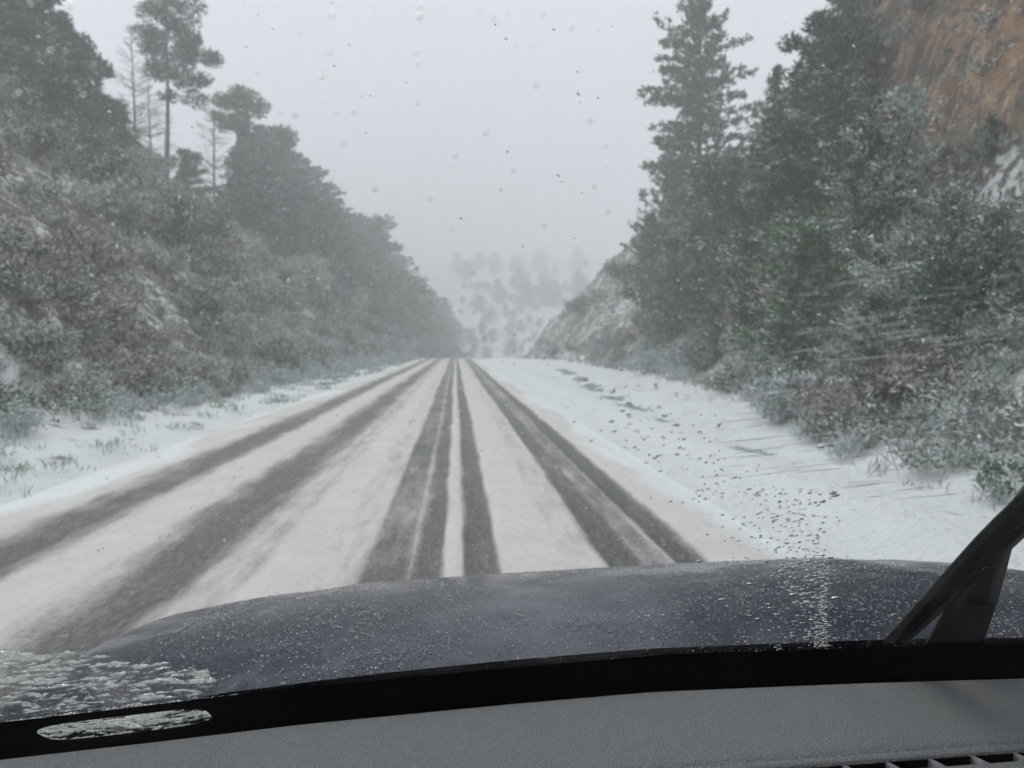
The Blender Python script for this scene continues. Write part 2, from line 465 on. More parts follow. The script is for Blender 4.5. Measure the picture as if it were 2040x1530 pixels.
def shrub(name, seed, key, n_st=15, cards=2300, flat=.8, leaf=.05, wispy=.0):
    """unit shrub: radius about 1, stems that fork, small leaves massed round the twigs"""
    rng = np.random.default_rng(seed)
    st = Acc(); lf = Acc(); CC = []; DD = []
    for k in range(n_st):
        az = rng.uniform(0, 6.28); r = rng.uniform(.15, .85)**.8; h = flat*rng.uniform(.45, 1.05)*math.sqrt(max(.05, 1-.55*r*r))
        tip = np.array([math.cos(az)*r, math.sin(az)*r, h]); mid = tip*np.array([.45, .45, .62])
        st.tube(np.array([np.zeros(3), mid, tip]), [.03, .018, .006], 4)
        for j in range(7):
            a = mid+(tip-mid)*rng.uniform(0, 1); e = a+unit(rng.normal(size=3)+np.array([0, 0, .8])+tip*.6)*rng.uniform(.12, .38)
            st.tube(np.array([a, e]), [.009, .003], 3)
            m = int(cards/(n_st*7)*rng.uniform(.5, 1.5))
            q = a+(e-a)*rng.uniform(.2, 1.1, (m, 1))+rng.normal(size=(m, 3))*(.085-.03*wispy)
            CC.append(q); DD.append(np.repeat(unit(e-a)[None], m, 0))
    C = np.concatenate(CC); D = np.concatenate(DD); C[:, 2] = np.maximum(C[:, 2], .01)
    rand_cards(lf, C, D, leaf*(1+wispy), leaf*(.42-.2*wispy), rng, .75)
    return st.data(name+"_stem", [M['twig']], True), lf.data(name+"_foliage", [M[key]], attrs=leaf_attr(len(C), rng))
def plant(name, kids, loc, rz, sc_, label, cat, group=None):
    r = empty(name, loc); r.rotation_euler = (0, 0, rz); r.scale = sc_ if hasattr(sc_, '__len__') else (sc_,)*3
    tag(r, label, cat, group)
    for nm, me in kids: obj(nm, me, r)
    return r

# prototypes
FIR = [conifer("fir_a", 1, 14, 3.6, .16, 'fir', up=.22, droop=.30),
       conifer("fir_b", 2, 11, 3.5, .05, 'fir', up=.65, droop=.2, gap=.25, power=.5, leaf=.2),
       conifer("fir_c", 3, 9, 3.2, .03, 'fir', up=.75, droop=.15, step=.38, power=.42, gap=.2, leaf=.2)]
FROST = [conifer("frosted_fir_a", 5, 8, 2.7, .04, 'frosted', up=.8, droop=.15, leaf=.15, power=.6, clus=6),
         conifer("frosted_fir_b", 6, 6, 2.5, .02, 'frosted', up=.7, droop=.15, leaf=.14, power=.5, clus=6)]
FARC = [conifer("far_conifer_a", 8, 13, 2.6, .12, 'far', step=.5, leaf=.3, clus=4, power=.6),
        conifer("far_conifer_b", 9, 12, 3.0, .2, 'far', step=.55, leaf=.3, clus=4, power=.45, up=.6),
        conifer("far_conifer_c", 10, 10, 2.8, .08, 'far', step=.5, leaf=.3, clus=4, power=.7)]
def fir_place(px, top, Y, proto, label, cat="fir", group=None, name="fir_tree", wid=1.0, sink=.25, rz=None):
    x, zt = at(px, top, Y)
    zg = H(x, Y)-sink
    s = (zt-zg)/proto[2]
    if s < .12: s = .12
    rz = random.uniform(0, 6.28) if rz is None else rz
    return plant(name, (("trunk", proto[0]), ("crown", proto[1])), (x, Y, zg), rz, (s*wid, s*wid, s), label, cat, group)
def root_at(px, py):
    d = ray(px, py); Yq = np.concatenate([np.arange(7, 130, .25)])
    hh = height(d.x*Yq, Yq) - (CAM_H+d.z*Yq)
    k = np.argmax(hh > 0)
    return float(Yq[k]) if hh.max() > 0 else 60.0
def fir_root(px, base, top, *a, **k): return fir_place(px, top, root_at(px, base), *a, **k)
def bushy(name, seed, Ht, R, n, lo=.14):
    g = random.Random(seed); L = []
    for k in range(n):
        t = lo+(.97-lo)*(k+g.random())/n
        L.append((t, g.uniform(0, 6.28), max(.4, R*(1-(t-lo)/(1-lo))**.5*g.uniform(.5, 1.15)), g.uniform(.05, .5)+.5*t))
    return clump_pine(name, seed, Ht, 'pine', L, clump=.8, leaf=.18)
BU = [bushy("bushy_pine_a", 36, 8.5, 2.5, 30), bushy("bushy_pine_b", 37, 7, 2.7, 24)]
random.seed(3)
# ---- right side, the individuals
BIG = conifer("tall_fir", 23, 17, 4.9, .17, 'pine', step=.40, per=5, up=.16, droop=.16, gap=.22, leaf=.22, clus=8, power=.42)
fir_place(1398, 6, 60, BIG, "tall dark conifer with an open ragged crown rising against the sky right of the road", name="conifer", cat="conifer", wid=.98, rz=.4)
RT = [ # px, base, top, proto, width, label
 (1545, 450, 130, FIR[0], 1.0, "dark conifer directly right of the tall lone one, its top notching the skyline"),
 (1655, 420, 45, BU[0], 1.0, "dark conifer whose top touches the skyline below the upper right rocks"),
 (1455, 560, 330, BU[1], 1.3, "bushy dark conifer in front of the tall lone conifer's foot"),
 (1345, 560, 345, FIR[2], 1.0, "ragged conifer at the left edge of the right-hand tree mass, below the tall one"),
 (1300, 640, 440, FIR[2], 1.0, "leftmost dark conifer of the right-hand trees, beside the bare snowy slope"),
 (1390, 640, 420, FIR[1], 1.2, "dark conifer filling the gap under the tall conifer's lowest limbs"),
 (1560, 590, 260, BU[0], 1.2, "broad green conifer in the middle of the right-hand tree mass"),
 (1665, 500, 150, FIR[1], 1.1, "green conifer just left of the brown rock face"),
 (1735, 560, 260, FIR[2], 1.1, "squat dark green conifer at the foot of the brown rock face"),
 (1500, 700, 480, FIR[2], 1.2, "low dark conifer near the road end of the right-hand tree mass"),
 (1350, 690, 530, FIR[2], 1.1, "low dark conifer behind the pale roadside brush on the right"),
 (1600, 740, 450, FIR[2], 1.1, "dark conifer low on the bank below the frosted ones"),
 (1430, 720, 600, FIR[2], 1.2, "small dark conifer standing at the bottom of the right bank by the pale brush"),
 (1322, 690, 580, FIR[2], 1.0, "small dark conifer at the bottom left corner of the right-hand tree mass"),
 (1560, 750, 600, FIR[2], 1.2, "small dark conifer just above the snowy verge on the right"),
 (1975, 300, 245, FIR[2], 1.0, "stunted dark conifer growing out of the brown rock"),
 (1690, 210, -50, FIR[0], 1.2, "dark conifer at the very top of the right bank, cut off by the frame"),
 (1700, 250, 0, FIR[1], 1.0, "dark conifer on the right skyline beside the one cut off by the frame"),
 (1880, 700, 520, FIR[2], 1.3, "low green conifer among the frosted ones toward the right edge"),
 (1740, 760, 600, FIR[2], 1.3, "low dark conifer standing over the snowy verge right of the others"),
]
for px, bs, top, pr, wd, lb in RT: fir_root(px, bs, top, pr, lb, wid=wd)
FT = [
 (1795, 520, 185, FROST[0], 1.15, "frosted pale conifer with a pointed top in front of the brown rock face"),
 (1895, 640, 390, FROST[1], 1.25, "wide frosted bush-like conifer below the brown rock, near the right edge"),
 (1700, 620, 350, FROST[0], 1.1, "frosted conifer between the dark ones and the pointed pale one"),
 (1650, 700, 500, FROST[1], 1.2, "low frosted conifer with whitish limb tips above the right verge"),
 (1990, 640, 420, FROST[1], 1.2, "frosted conifer cut by the right edge of the picture"),
 (1800, 700, 480, FROST[1], 1.2, "low frosted conifer in the lower middle of the right bank"),
 (1540, 660, 470, FROST[1], 1.0, "small frosted conifer among dark ones in the right-hand tree mass"),
 (1420, 560, 400, FROST[0], 1.0, "frosted conifer tucked under the tall lone conifer"),
]
for px, bs, top, pr, wd, lb in FT: fir_root(px, bs, top, pr, lb, wid=wd, name="frosted_conifer", cat="conifer")
# ---- left skyline, the individuals
UP = clump_pine("tall_pine", 31, 13.0, 'pine', [(.97, 0, .4, 1), (.95, 2.6, .7, .6), (.93, .3, 1.0, .5), (.9, 3.6, 1.2, .3), (.88, 1.2, 1.1, .3), (.86, -.2, 1.7, .25),
     (.83, 2.9, 1.6, .1), (.80, .2, 1.9, .15), (.78, 4.2, 1.2, .1), (.76, 3.2, 1.5, .05), (.73, -.3, 2.5, .12), (.70, .1, 3.1, .05), (.69, 2.2, 1.2, .0),
     (.66, 3.0, 1.3, -.05), (.63, .4, 2.0, -.1), (.62, 5.2, 1.2, 0), (.52, -.1, 1.6, -.12)], clump=1.0)
RP = clump_pine("round_pine", 33, 8.0, 'pine', [(.97, 0, .5, .8), (.93, 2, .8, .4), (.9, 4, .9, .3), (.86, .5, 1.1, .2), (.83, 3.3, 1.0, .1), (.78, 5, .9, 0), (.6, .2, 1.2, .1), (.5, 1, 1.5, .1), (.42, 5.5, 1.4, .1)], clump=.8)
BT = [bare_tree("bare_tree_a", 41, 10), bare_tree("bare_tree_b", 42, 9)]
fir_place(322, 2, 66, UP, "tall pine with a bare stem and clumped crown leaning right on the left skyline", name="pine_tree", cat="pine", rz=0)
fir_place(462, 185, 80, RP, "small pine with a rounded tuft of crown where the left forest begins", name="pine_tree", cat="pine", rz=0)
def bare_place(px, top, Y, pr, lb):
    x, zt = at(px, top, Y); zg = H(x, Y)-.3; s = (zt-zg)/pr[2]
    plant("bare_tree", (("trunk", pr[0]), ("limbs", pr[1])), (x, Y, zg), random.uniform(0, 6), s, lb, "tree")
bare_place(262, 55, 65, BT[0], "thin leafless tree just left of the tall pine on the left skyline")
bare_place(424, 190, 77, BT[1], "thin leafless tree left of the small rounded pine on the left skyline")
bare_place(296, 150, 67, BT[1], "short leafless tree crowded against the stem of the tall pine")
LT = [
 (8, -60, 44, BU[0], 1.2, "bushy dark pine cut by the left edge at the top of the left bank"),
 (62, -22, 47, BU[1], 1.1, "bushy dark pine second from the left edge on the left skyline"),
 (118, 38, 50, BU[0], 1.0, "rounded dark pine at the outer end of the top left clump"),
 (178, 128, 55, BU[1], 1.1, "low dark pine on the left skyline midway to the leafless trees"),
 (218, 205, 60, BU[1], 1.1, "low rounded pine just below the leafless tree on the left skyline"),
 (150, 92, 52, BU[1], .9, "small pine beside the low ones on the upper left skyline"),
 (372, 305, 70, BU[1], 1.0, "low pine right of the tall pine's foot"),
]
for px, top, Yd, pr, wd, lb in LT: fir_place(px, top, Yd, pr, lb, wid=wd)
# left forest along the skyline into the distance: nothing tells these apart
G = "conifers of the hazy forest on the far left bank"
sk = [(490, 215), (515, 232), (545, 250), (570, 255), (598, 290), (625, 305), (650, 345), (672, 375), (695, 398), (715, 430), (738, 455), (762, 458), (782, 480), (800, 505), (822, 522), (838, 540), (856, 560), (872, 575), (888, 585), (902, 603), (913, 625), (921, 650)]
for i, (px, top) in enumerate(sk):
    Yd = np.interp(px, [480, 700, 800, 921], [84, 125, 165, 205])
    fir_place(px, top+random.uniform(6, 32), Yd, (FARC+FARC+BU[1:])[(i*3) % 7], "hazy conifer standing on the skyline of the far left forest", "conifer", "conifers along the skyline of the far left forest", "conifer", wid=random.uniform(1.0, 1.35))
for i in range(85):          # the ranks in front, lower on the bank
    px = random.uniform(470, 905)
    topline = np.interp(px, [480, 600, 700, 780, 860, 921], [215, 290, 400, 480, 560, 650])
    Yd = np.interp(px, [470, 700, 800, 905], [78, 110, 145, 190])*random.uniform(.86, 1.0)
    bot = np.interp(px, [470, 921], [600, 690])
    top = topline + 45 + (bot-topline-60)*random.random()*.75
    x, zt = at(px, top, Yd); zg = H(x, Yd)
    if zt-zg < 2.5 or zt-zg > 16:
        zt = zg+random.uniform(4, 10)
    pr = (FARC+FARC+BU[1:])[i % 7]; s = (zt-zg+.3)/pr[2]
    plant("conifer", (("trunk", pr[0]), ("crown", pr[1])), (x, Yd, zg-.3), random.uniform(0, 6), (s*1.25, s*1.25, s),
          "dark hazy conifer below the skyline of the far left forest", "conifer", G)
# valley beyond the cutting
FH = conifer("hill_conifer", 12, 8, 3.4, .03, 'frosted', step=.5, leaf=.35, clus=4, power=.4, up=.7, gap=.2)
G3 = "small frosted trees low on the snowy hillside beyond the end of the road"
for i in range(75):
    Yd = random.uniform(190, 330)
    px = random.uniform(915, 1180)
    x = ray(px, 600).x*Yd; zg = H(x, Yd); s = random.uniform(.18, .5)
    plant("conifer", (("trunk", FH[0]), ("crown", FH[1])), (x, Yd, zg-.2), random.uniform(0, 6), (s*1.7, s*1.7, s),
          "small frosted tree low on the hillside beyond the end of the road", "tree", G3)
G2 = "faint trees on the snowy hillside beyond the end of the road"
for i in range(44):
    Yd = random.uniform(270, 430)
    px = random.uniform(910, 1170)
    x = ray(px, 600).x*Yd; zg = H(x, Yd)
    if random.random() < .35 and Yd < 260: continue
    pr = FARC[i % 3]; s = random.uniform(.4, .9)
    plant("conifer", (("trunk", pr[0]), ("crown", pr[1])), (x, Yd, zg-.3), random.uniform(0, 6), (s*2.3, s*2.3, s),
          "faint snow-blurred tree on the hillside beyond the end of the road", "tree", G2)

# ---- brush on the banks
SH = {k: [shrub("brush_%s_%d" % (k, i), 50+7*i+j*31, 'brush_'+k, leaf=.05, wispy=(.6 if k != 'green' else .1)) for i in range(2)]
      for j, k in enumerate(('grey', 'brown', 'green', 'pale'))}
DESC = {'grey': "grey-green frosted bush", 'brown': "brown leafless bush", 'green': "dark green bush", 'pale': "pale frosted bush"}
def put_shrub(kind, side, x, y, s, d):
    pr = SH[kind][random.randrange(2)]
    dep = "nearest the car" if y < 20 else ("midway along it" if y < 48 else "toward its far end")
    hgt = "by the verge" if d < 3 else ("low" if d < 6 else ("halfway up" if d < 11 else "high up"))
    lb = "%s %s on the %s bank, %s" % (DESC[kind], hgt, "left" if side == 'L' else "right", dep)
    plant("shrub", (("stem", pr[0]), ("foliage", pr[1])), (x, y, H(x, y)-.12*s), random.uniform(0, 6.28), (s*random.uniform(.85, 1.25), s*random.uniform(.85, 1.25), s*random.uniform(.75, 1.15)), lb, "bush", lb)
pts = []
def try_pt(x, y, r):
    for (a, b, c) in pts:
        if (a-x)**2+(b-y)**2 < (r+c)**2*.30: return False
    pts.append((x, y, r)); return True
n = 0; k = 0
while n < 150 and k < 9000:
    k += 1
    y = 7+random.random()**1.15*95; d = random.uniform(.6, 21)
    if d/y > 1.35 and y > 12: continue
    x = -6.7-d+float(curve(y))
    s = (1.0+.022*y)*random.uniform(.7, 1.35)*(.75 if d < 3 else 1)
    if not try_pt(x, y, s*.95): continue
    nn = float(fbm(x/6., y/6., 77, 3)) + random.uniform(-.15, .15)
    kind = 'pale' if d < 2.2 and random.random() < .8 else ('brown' if nn > .12 else ('green' if nn < -.3 else 'grey'))
    put_shrub(kind, 'L', x, y, s, d); n += 1
n = 0; k = 0; pts = []
while n < 148 and k < 9000:
    k += 1
    y = 8+random.random()**1.1*85; d = random.uniform(.5, 22)
    x = float(toe_right(y))+d
    z = H(x, y)
    rk = float(rock_mask(np.array([x]), np.array([y]), np.array([z]))[0])
    if rk > .5 and random.random() < .35: continue
    if y > 58 and random.random() < .93: continue
    s = (.8+.018*y)*random.uniform(.6, 1.3)*(.7 if rk > .3 else 1)
    if not try_pt(x, y, s*.95): continue
    nn = float(fbm(x/6., y/6., 87, 3)) + random.uniform(-.2, .2)
    kind = 'pale' if d < 2.4 and y > 14 and random.random() < .75 else ('brown' if nn > .05 else ('green' if nn < -.15 else 'grey'))
    put_shrub(kind, 'R', x, y, s, d); n += 1

# ---- low grass and twigs showing through the snow (nobody could count it)
def tufts(name, xy, per, hgt, key, label, cat, seed):
    rng = np.random.default_rng(seed)
    x = np.repeat(xy[:, 0], per)+rng.normal(size=len(xy)*per)*.10; y = np.repeat(xy[:, 1], per)+rng.normal(size=len(xy)*per)*.10
    hh = np.repeat(xy[:, 2], per)*hgt*rng.uniform(.4, 1.2, len(x))
    z = height(x, y)
    D = unit(np.column_stack([rng.normal(size=len(x))*.45, rng.normal(size=len(x))*.45, np.ones(len(x))]))
    U = D*hh[:, None]/2
    Wd = unit(np.cross(D, rng.normal(size=(len(x), 3))))*(.003+.0005*y)[:, None]
    a = Acc(); a.cards(np.column_stack([x, y, z-.02])+U, U, Wd)
    o = obj(name, a.data(name, [M[key]], attrs=leaf_attr(len(x), rng)))
    return tag(o, label, cat, kind="stuff")
rng = np.random.default_rng(99)
def scatter(nn, xf, ymax, thr, seed, sc_=.5):
    y = 3.5+rng.random(nn)**1.5*ymax; x = xf(rng.random(nn), y)
    v = fbm(x/sc_, y/sc_, seed, 3)
    m = v > thr
    return np.column_stack([x, y, np.clip(.5+v, .3, 1.2)])[m]
def brush_mass(name, spots, key, label, seed):
    rng = np.random.default_rng(seed); a = Acc(); st = Acc()
    for (x, y, s) in spots:
        n_ = 16; az = rng.uniform(0, 6.28, n_); r = rng.uniform(.1, .9, n_)
        tip = np.column_stack([np.cos(az)*r, np.sin(az)*r, .75*np.sqrt(1-.6*r*r)*rng.uniform(.5, 1, n_)])
        m_ = 30; q = np.repeat(tip, m_, 0)*rng.uniform(.55, 1.08, (n_*m_, 1))+rng.normal(size=(n_*m_, 3))*.09
        dd = unit(np.repeat(tip, m_, 0)); base = np.array([x, y, H(x, y)-.1*s])
        rand_cards(a, q*s+base, dd, .055*s*1.3, .018*s*1.3, rng, .7)
    V = sum(len(v) for v in a.V)//4
    return tag(obj(name, a.data(name, [M[key]], attrs=leaf_attr(V, rng))), label, "brush", kind="stuff")
sp = {'grey': [], 'brown': [], 'green': []}
rr = random.Random(12)
for k in range(1500):
    y = 7+rr.random()**1.15*98; side = rr.random() < .5
    d = rr.uniform(.8, 21)
    if d/y > 1.4 and y > 12: continue
    if side: x = -6.7-d+float(curve(y))
    else:
        x = float(toe_right(y))+d
        if y > 58 and rr.random() < .95: continue
        if float(rock_mask(np.array([x]), np.array([y]), np.array([H(x, y)]))[0]) > .4 and rr.random() < .82: continue
    v_ = float(fbm(x/6., y/6., 77, 3))+rr.uniform(-.15, .15)
    sp['brown' if v_ > .1 else ('green' if v_ < -.25 else 'grey')].append((x, y, (.7+.014*y)*rr.uniform(.6, 1.2)))
pale = []
for k in range(560):
    side = rr.random() < .5; y = 6+rr.random()*18; d = rr.uniform(.2, 8)
    if side: x = -6.7-d
    else: x = float(toe_right(y))+d
    if H(x, y) > CAM_H+.62*y: continue
    if float(rock_mask(np.array([x]), np.array([y]), np.array([H(x, y)]))[0]) > .3 and rr.random() < .85: continue
    sp[rr.choice(['grey', 'grey', 'brown', 'green'])].append((x, y, (.5+.02*y)*rr.uniform(.6, 1.2)))
for k in range(640):
    side = rr.random() < .6; y = 7+rr.random()**1.2*85; d = rr.uniform(-.6, 3.4)
    if not side: d += .6
    if not side and y > 56: continue
    x = (-6.7-d+float(curve(y))) if side else float(toe_right(y))+d
    pale.append((x, y, (.45+.012*y)*rr.uniform(.6, 1.2)))
brush_mass("frosted_brush", pale, 'brush_pale', "pale frosted low brush along the foot of both banks", 4)
brush_mass("low_brush", sp['grey'], 'brush_grey', "low grey frosted brush covering both banks between the bushes", 1)
brush_mass("dry_brush", sp['brown'], 'brush_brown', "low dry brown brush covering patches of both banks", 2)
brush_mass("green_brush", sp['green'], 'brush_green', "low dark green brush covering patches of both banks", 3)
rl = np.random.default_rng(8); yl = 10.5+rl.random(900)**1.3*37
xl = np.interp(yl, [10.8, 16.8, 46], [4.28, 4.36, 6.45])+rl.normal(size=900)*.13+.12*fbm(yl/1.5, yl*0, 55, 3)
yk = (fbm(yl/1.1, yl*0+4, 56, 3) > -.12+.5*sstep(19, 13, yl)); xl = xl[yk]; yl = yl[yk]
tufts("verge_grass", np.concatenate([np.column_stack([xl, yl, np.full(len(xl), .42)]),scatter(4200, lambda u_, y: -4.3-u_*3.2+curve(y), 90, .22, 201),
      scatter(5200, lambda u_, y: 3.4+u_*(toe_right(y)-3.2)+curve(y), 90, .70, 202)]), 9, .20, 'brush_grey',
      "frosted grass tips poking through the snow on both verges", "grass", 5)
tufts("bank_grass", np.concatenate([scatter(9000, lambda u_, y: -6.6-u_*17+curve(y), 95, -.3, 203),
      scatter(8000, lambda u_, y: toe_right(y)+u_*17, 100, -.2, 204)]), 7, .45, 'brush_brown',
      "dry brown grass and twigs covering both banks under the bushes", "grass", 6)

# ------------------------------------------------------------------ the car
def hb(x): return .502 - .035*(np.asarray(x, float)-.36)      # depth of the glass foot below the eye
def yb(x): return np.interp(x, [-.80, -.594, -.41, -.216, .079, .287, .583, .832, 1.1, 1.44], [.995, 1.023, 1.041, 1.063, 1.081, 1.089, 1.072, 1.052, 1.02, .965])
CA, SA = math.cos(math.radians(40)), math.sin(math.radians(40))
NG = np.array([0, SA, CA])                                       # outward normal of the glass
def glass_pt(x, t, off=0.0):
    x = np.asarray(x, float); t = np.asarray(t, float)
    return np.stack([x+0*t, yb(x)-CA*t, CAM_H-hb(x)+SA*t], -1)+off*NG
def glass_px(px, py):
    """where the line of sight through a photo point meets the windshield: (x, t)"""
    d = ray(px, py); s, r = d.x, -d.z; x = s*1.0
    tn = SA/CA
    for _ in range(20):
        y = (tn*float(yb(x))-float(hb(x)))/(tn-r); x = .5*x+.5*s*y
    return x, (float(yb(x))-y)/CA
def simple(name, col, rough=.5, spec=.5, metal=0.0):
    m, nt, p = mat(name); p.inputs["Base Color"].default_value = (*col, 1); p.inputs["Roughness"].default_value = rough
    p.inputs["Specular IOR Level"].default_value = spec; p.inputs["Metallic"].default_value = metal
    return m, nt, p
def paint_mat():
    m, nt, p = simple("wet_dark_blue_paint", (.005, .010, .030), .07, .7)
    o = geopos(nt)
    vo = N(nt, "ShaderNodeTexVoronoi"); vo.inputs["Scale"].default_value = 170; nt.links.new(o, vo.inputs["Vector"])
    vo2 = N(nt, "ShaderNodeTexVoronoi"); vo2.inputs["Scale"].default_value = 380; nt.links.new(o, vo2.inputs["Vector"])
    b1 = ramp(nt, vo.outputs["Distance"], .0, .42, 1, 0); b2 = ramp(nt, vo2.outputs["Distance"], 0, .45, 1, 0)
    patch = ramp(nt, noise(nt, 5, 4, o), .40, .60, .10, 1)
    hsum = math_(nt, 'MULTIPLY', math_(nt, 'ADD', b1, math_(nt, 'MULTIPLY', b2, .5)), patch)
    nt.links.new(bump(nt, hsum, 1.0, .0035), p.inputs["Normal"])
    nt.links.new(ramp(nt, noise(nt, 9, 4, o), .3, .7, .06, .30), p.inputs["Roughness"])
    nt.links.new(mixc(nt, math_(nt, 'MULTIPLY', hsum, .5), (.005, .010, .030), (.06, .075, .115)), p.inputs["Base Color"])
    return m
M['paint'] = paint_mat()
M['black'] = simple("black_plastic", (.005, .005, .007), .6, .12)[0]
M['frit'] = simple("black_ceramic_edge", (.002, .002, .003), .6, .05)[0]
M['rubber'] = simple("wet_black_rubber", (.002, .002, .003), .3, .25)[0]
def dash_mat():
    m, nt, p = simple("grained_dashboard", (.115, .118, .125), .62, .35)
    o = geopos(nt)
    vo = N(nt, "ShaderNodeTexVoronoi"); vo.feature = 'DISTANCE_TO_EDGE'; vo.inputs["Scale"].default_value = 265; nt.links.new(o, vo.inputs["Vector"])
    g = math_(nt, 'ADD', ramp(nt, vo.outputs["Distance"], 0, .25), math_(nt, 'MULTIPLY', noise(nt, 420, 3, o), .8))
    nt.links.new(bump(nt, g, .75, .0018), p.inputs["Normal"])
    nt.links.new(mixc(nt, ramp(nt, g, .2, 1.4), (.145, .152, .156), (.20, .207, .212)), p.inputs["Base Color"])
    return m
M['dash'] = dash_mat()
def glass_mat():
    m, nt, p = mat("windshield_glass"); nt.nodes.remove(p)
    out = [x for x in nt.nodes if x.type == 'OUTPUT_MATERIAL'][0]
    tr = N(nt, "ShaderNodeBsdfTransparent"); tr.inputs[0].default_value = (.93, .955, .95, 1)
    gl = N(nt, "ShaderNodeBsdfGlossy"); gl.inputs["Roughness"].default_value = .03
    fr = N(nt, "ShaderNodeFresnel"); fr.inputs["IOR"].default_value = 1.28
    mix = N(nt, "ShaderNodeMixShader")
    nt.links.new(fr.outputs[0], mix.inputs[0]); nt.links.new(tr.outputs[0], mix.inputs[1]); nt.links.new(gl.outputs[0], mix.inputs[2])
    nt.links.new(mix.outputs[0], out.inputs[0])
    return m
M['glass'] = glass_mat()
m, nt, p = simple("water", (1, 1, 1), .0, .5); p.inputs["Transmission Weight"].default_value = 1; p.inputs["IOR"].default_value = 1.33; M['water'] = m
m, nt, p = simple("melting_ice", (.86, .93, .91), .35, .5)
tl = N(nt, "ShaderNodeBsdfTranslucent"); tl.inputs[0].default_value = (.84, .93, .90, 1)
mi = N(nt, "ShaderNodeMixShader"); mi.inputs[0].default_value = .5
bn = bump(nt, noise(nt, 320, 4, geopos(nt)), 1.0, .003); nt.links.new(bn, p.inputs["Normal"]); nt.links.new(bn, tl.inputs["Normal"])
nt.links.new(p.outputs[0], mi.inputs[1]); nt.links.new(tl.outputs[0], mi.inputs[2])
nt.links.new(mi.outputs[0], [x for x in nt.nodes if x.type == 'OUTPUT_MATERIAL'][0].inputs["Surface"]); M['ice'] = m
wt_ = N(nt, "ShaderNodeBsdfGlass"); wt_.inputs["IOR"].default_value = 1.31; wt_.inputs["Roughness"].default_value = .12; nt.links.new(bn, wt_.inputs["Normal"])
m2 = N(nt, "ShaderNodeMixShader"); nt.links.new(ramp(nt, noise(nt, 75, 5, geopos(nt), .7), .36, .58, .15, .95), m2.inputs[0])
nt.links.new(mi.outputs[0], m2.inputs[1]); nt.links.new(wt_.outputs[0], m2.inputs[2])
tk_ = N(nt, "ShaderNodeAttribute"); tk_.attribute_name = "thick"
m3 = N(nt, "ShaderNodeMixShader"); tb_ = N(nt, "ShaderNodeBsdfTransparent"); nt.links.new(ramp(nt, tk_.outputs["Fac"], .0, .35, 0.0, 1.0), m3.inputs[0])
nt.links.new(tb_.outputs[0], m3.inputs[1]); nt.links.new(m2.outputs[0], m3.inputs[2])
nt.links.new(m3.outputs[0], [x for x in nt.nodes if x.type == 'OUTPUT_MATERIAL'][0].inputs["Surface"])
m, nt, p = simple("snowflake", (.88, .90, .92), .8, .2)
tl = N(nt, "ShaderNodeBsdfTranslucent"); tl.inputs[0].default_value = (.9, .92, .94, 1); mi = N(nt, "ShaderNodeMixShader")
nt.links.new(p.outputs[0], mi.inputs[1]); nt.links.new(tl.outputs[0], mi.inputs[2])
nt.links.new(mi.outputs[0], [x for x in nt.nodes if x.type == 'OUTPUT_MATERIAL'][0].inputs["Surface"]); M['flake'] = m

car = empty("car", (.36, 1.2, 0))
tag(car, "dark blue car seen from its driver's seat, wet hood and grey dashboard below the windshield", "car")
def part(name, me, parent=None):
    o = obj(name, me); bpy.context.view_layer.update()
    p = parent or car
    o.parent = p
    o.matrix_parent_inverse = Matrix.Translation(-Vector(car.location))  # geometry is written in world metres
    if p is not car: o.matrix_parent_inverse = Matrix.Identity(4)
    return o
# hood and fenders
def hc(y): return np.interp(y, [1.0, 1.15, 1.35, 1.5, 1.7, 1.9, 2.0, 2.1, 2.25, 2.4, 2.5, 2.56, 2.6], [.455, .458, .470, .487, .520, .562, .589, .622, .690, .79, .90, 1.02, 1.2])
uu = np.sort(np.concatenate([np.linspace(-1.45, -.9, 22), np.linspace(-.88, .88, 90), np.linspace(.9, 1.45, 22), [-.802, -.7985, -.7965, -.793, .793, .7965, .7985, .802]]))
vv = np.concatenate([np.linspace(1.02, 2.3, 70), np.linspace(2.32, 2.6, 22)])
# smooth profile
hv = hc(vv); hv = np.convolve(np.pad(hv, 3, mode='edge'), np.ones(7)/7, 'valid')
UU, VV = np.meshgrid(uu, vv, indexing='ij')
HV = np.repeat(hv[None], len(uu), 0)
a = np.abs(UU); o_ = np.clip(a-.92, 0, None)
ang = np.clip(o_/.14, 0, 1)*math.pi/2
xx = np.sign(UU)*(np.minimum(a, .92) + .08*np.sin(ang))*1.12
zz = -.012*np.minimum(a, .92)**2 - .058*np.minimum(a, .92)**4 - .08*(1-np.cos(ang)) - np.clip(o_-.14, 0, None)*1.6
taper = 1-.05*sstep(1.9, 2.6, VV)
groove = -.014*np.exp(-((a-.7975)/.0018)**4)
crease = groove + .003*np.exp(-((a-.50-.10*(2.2-VV))/.05)**2) - .003*np.exp(-((a-.62-.10*(2.2-VV))/.06)**2)
rear = yb(np.clip(.36+xx, -.80, 1.44))+.045                    # the hood's back edge follows the glass
Ys = np.where(VV < 1.6, rear+(1.6-rear)*(VV-1.02)/.58, VV)
Hh = np.interp(Ys.ravel(), vv, hv).reshape(Ys.shape)
ZZ = CAM_H - Hh + .035*xx*1.0 + zz + crease
me = mesh_data("hood", np.stack([.36+xx*taper, Ys, ZZ], -1).reshape(-1, 3), grid_faces(*UU.shape), [M['paint']], smooth=True)
hood = part("hood", me)
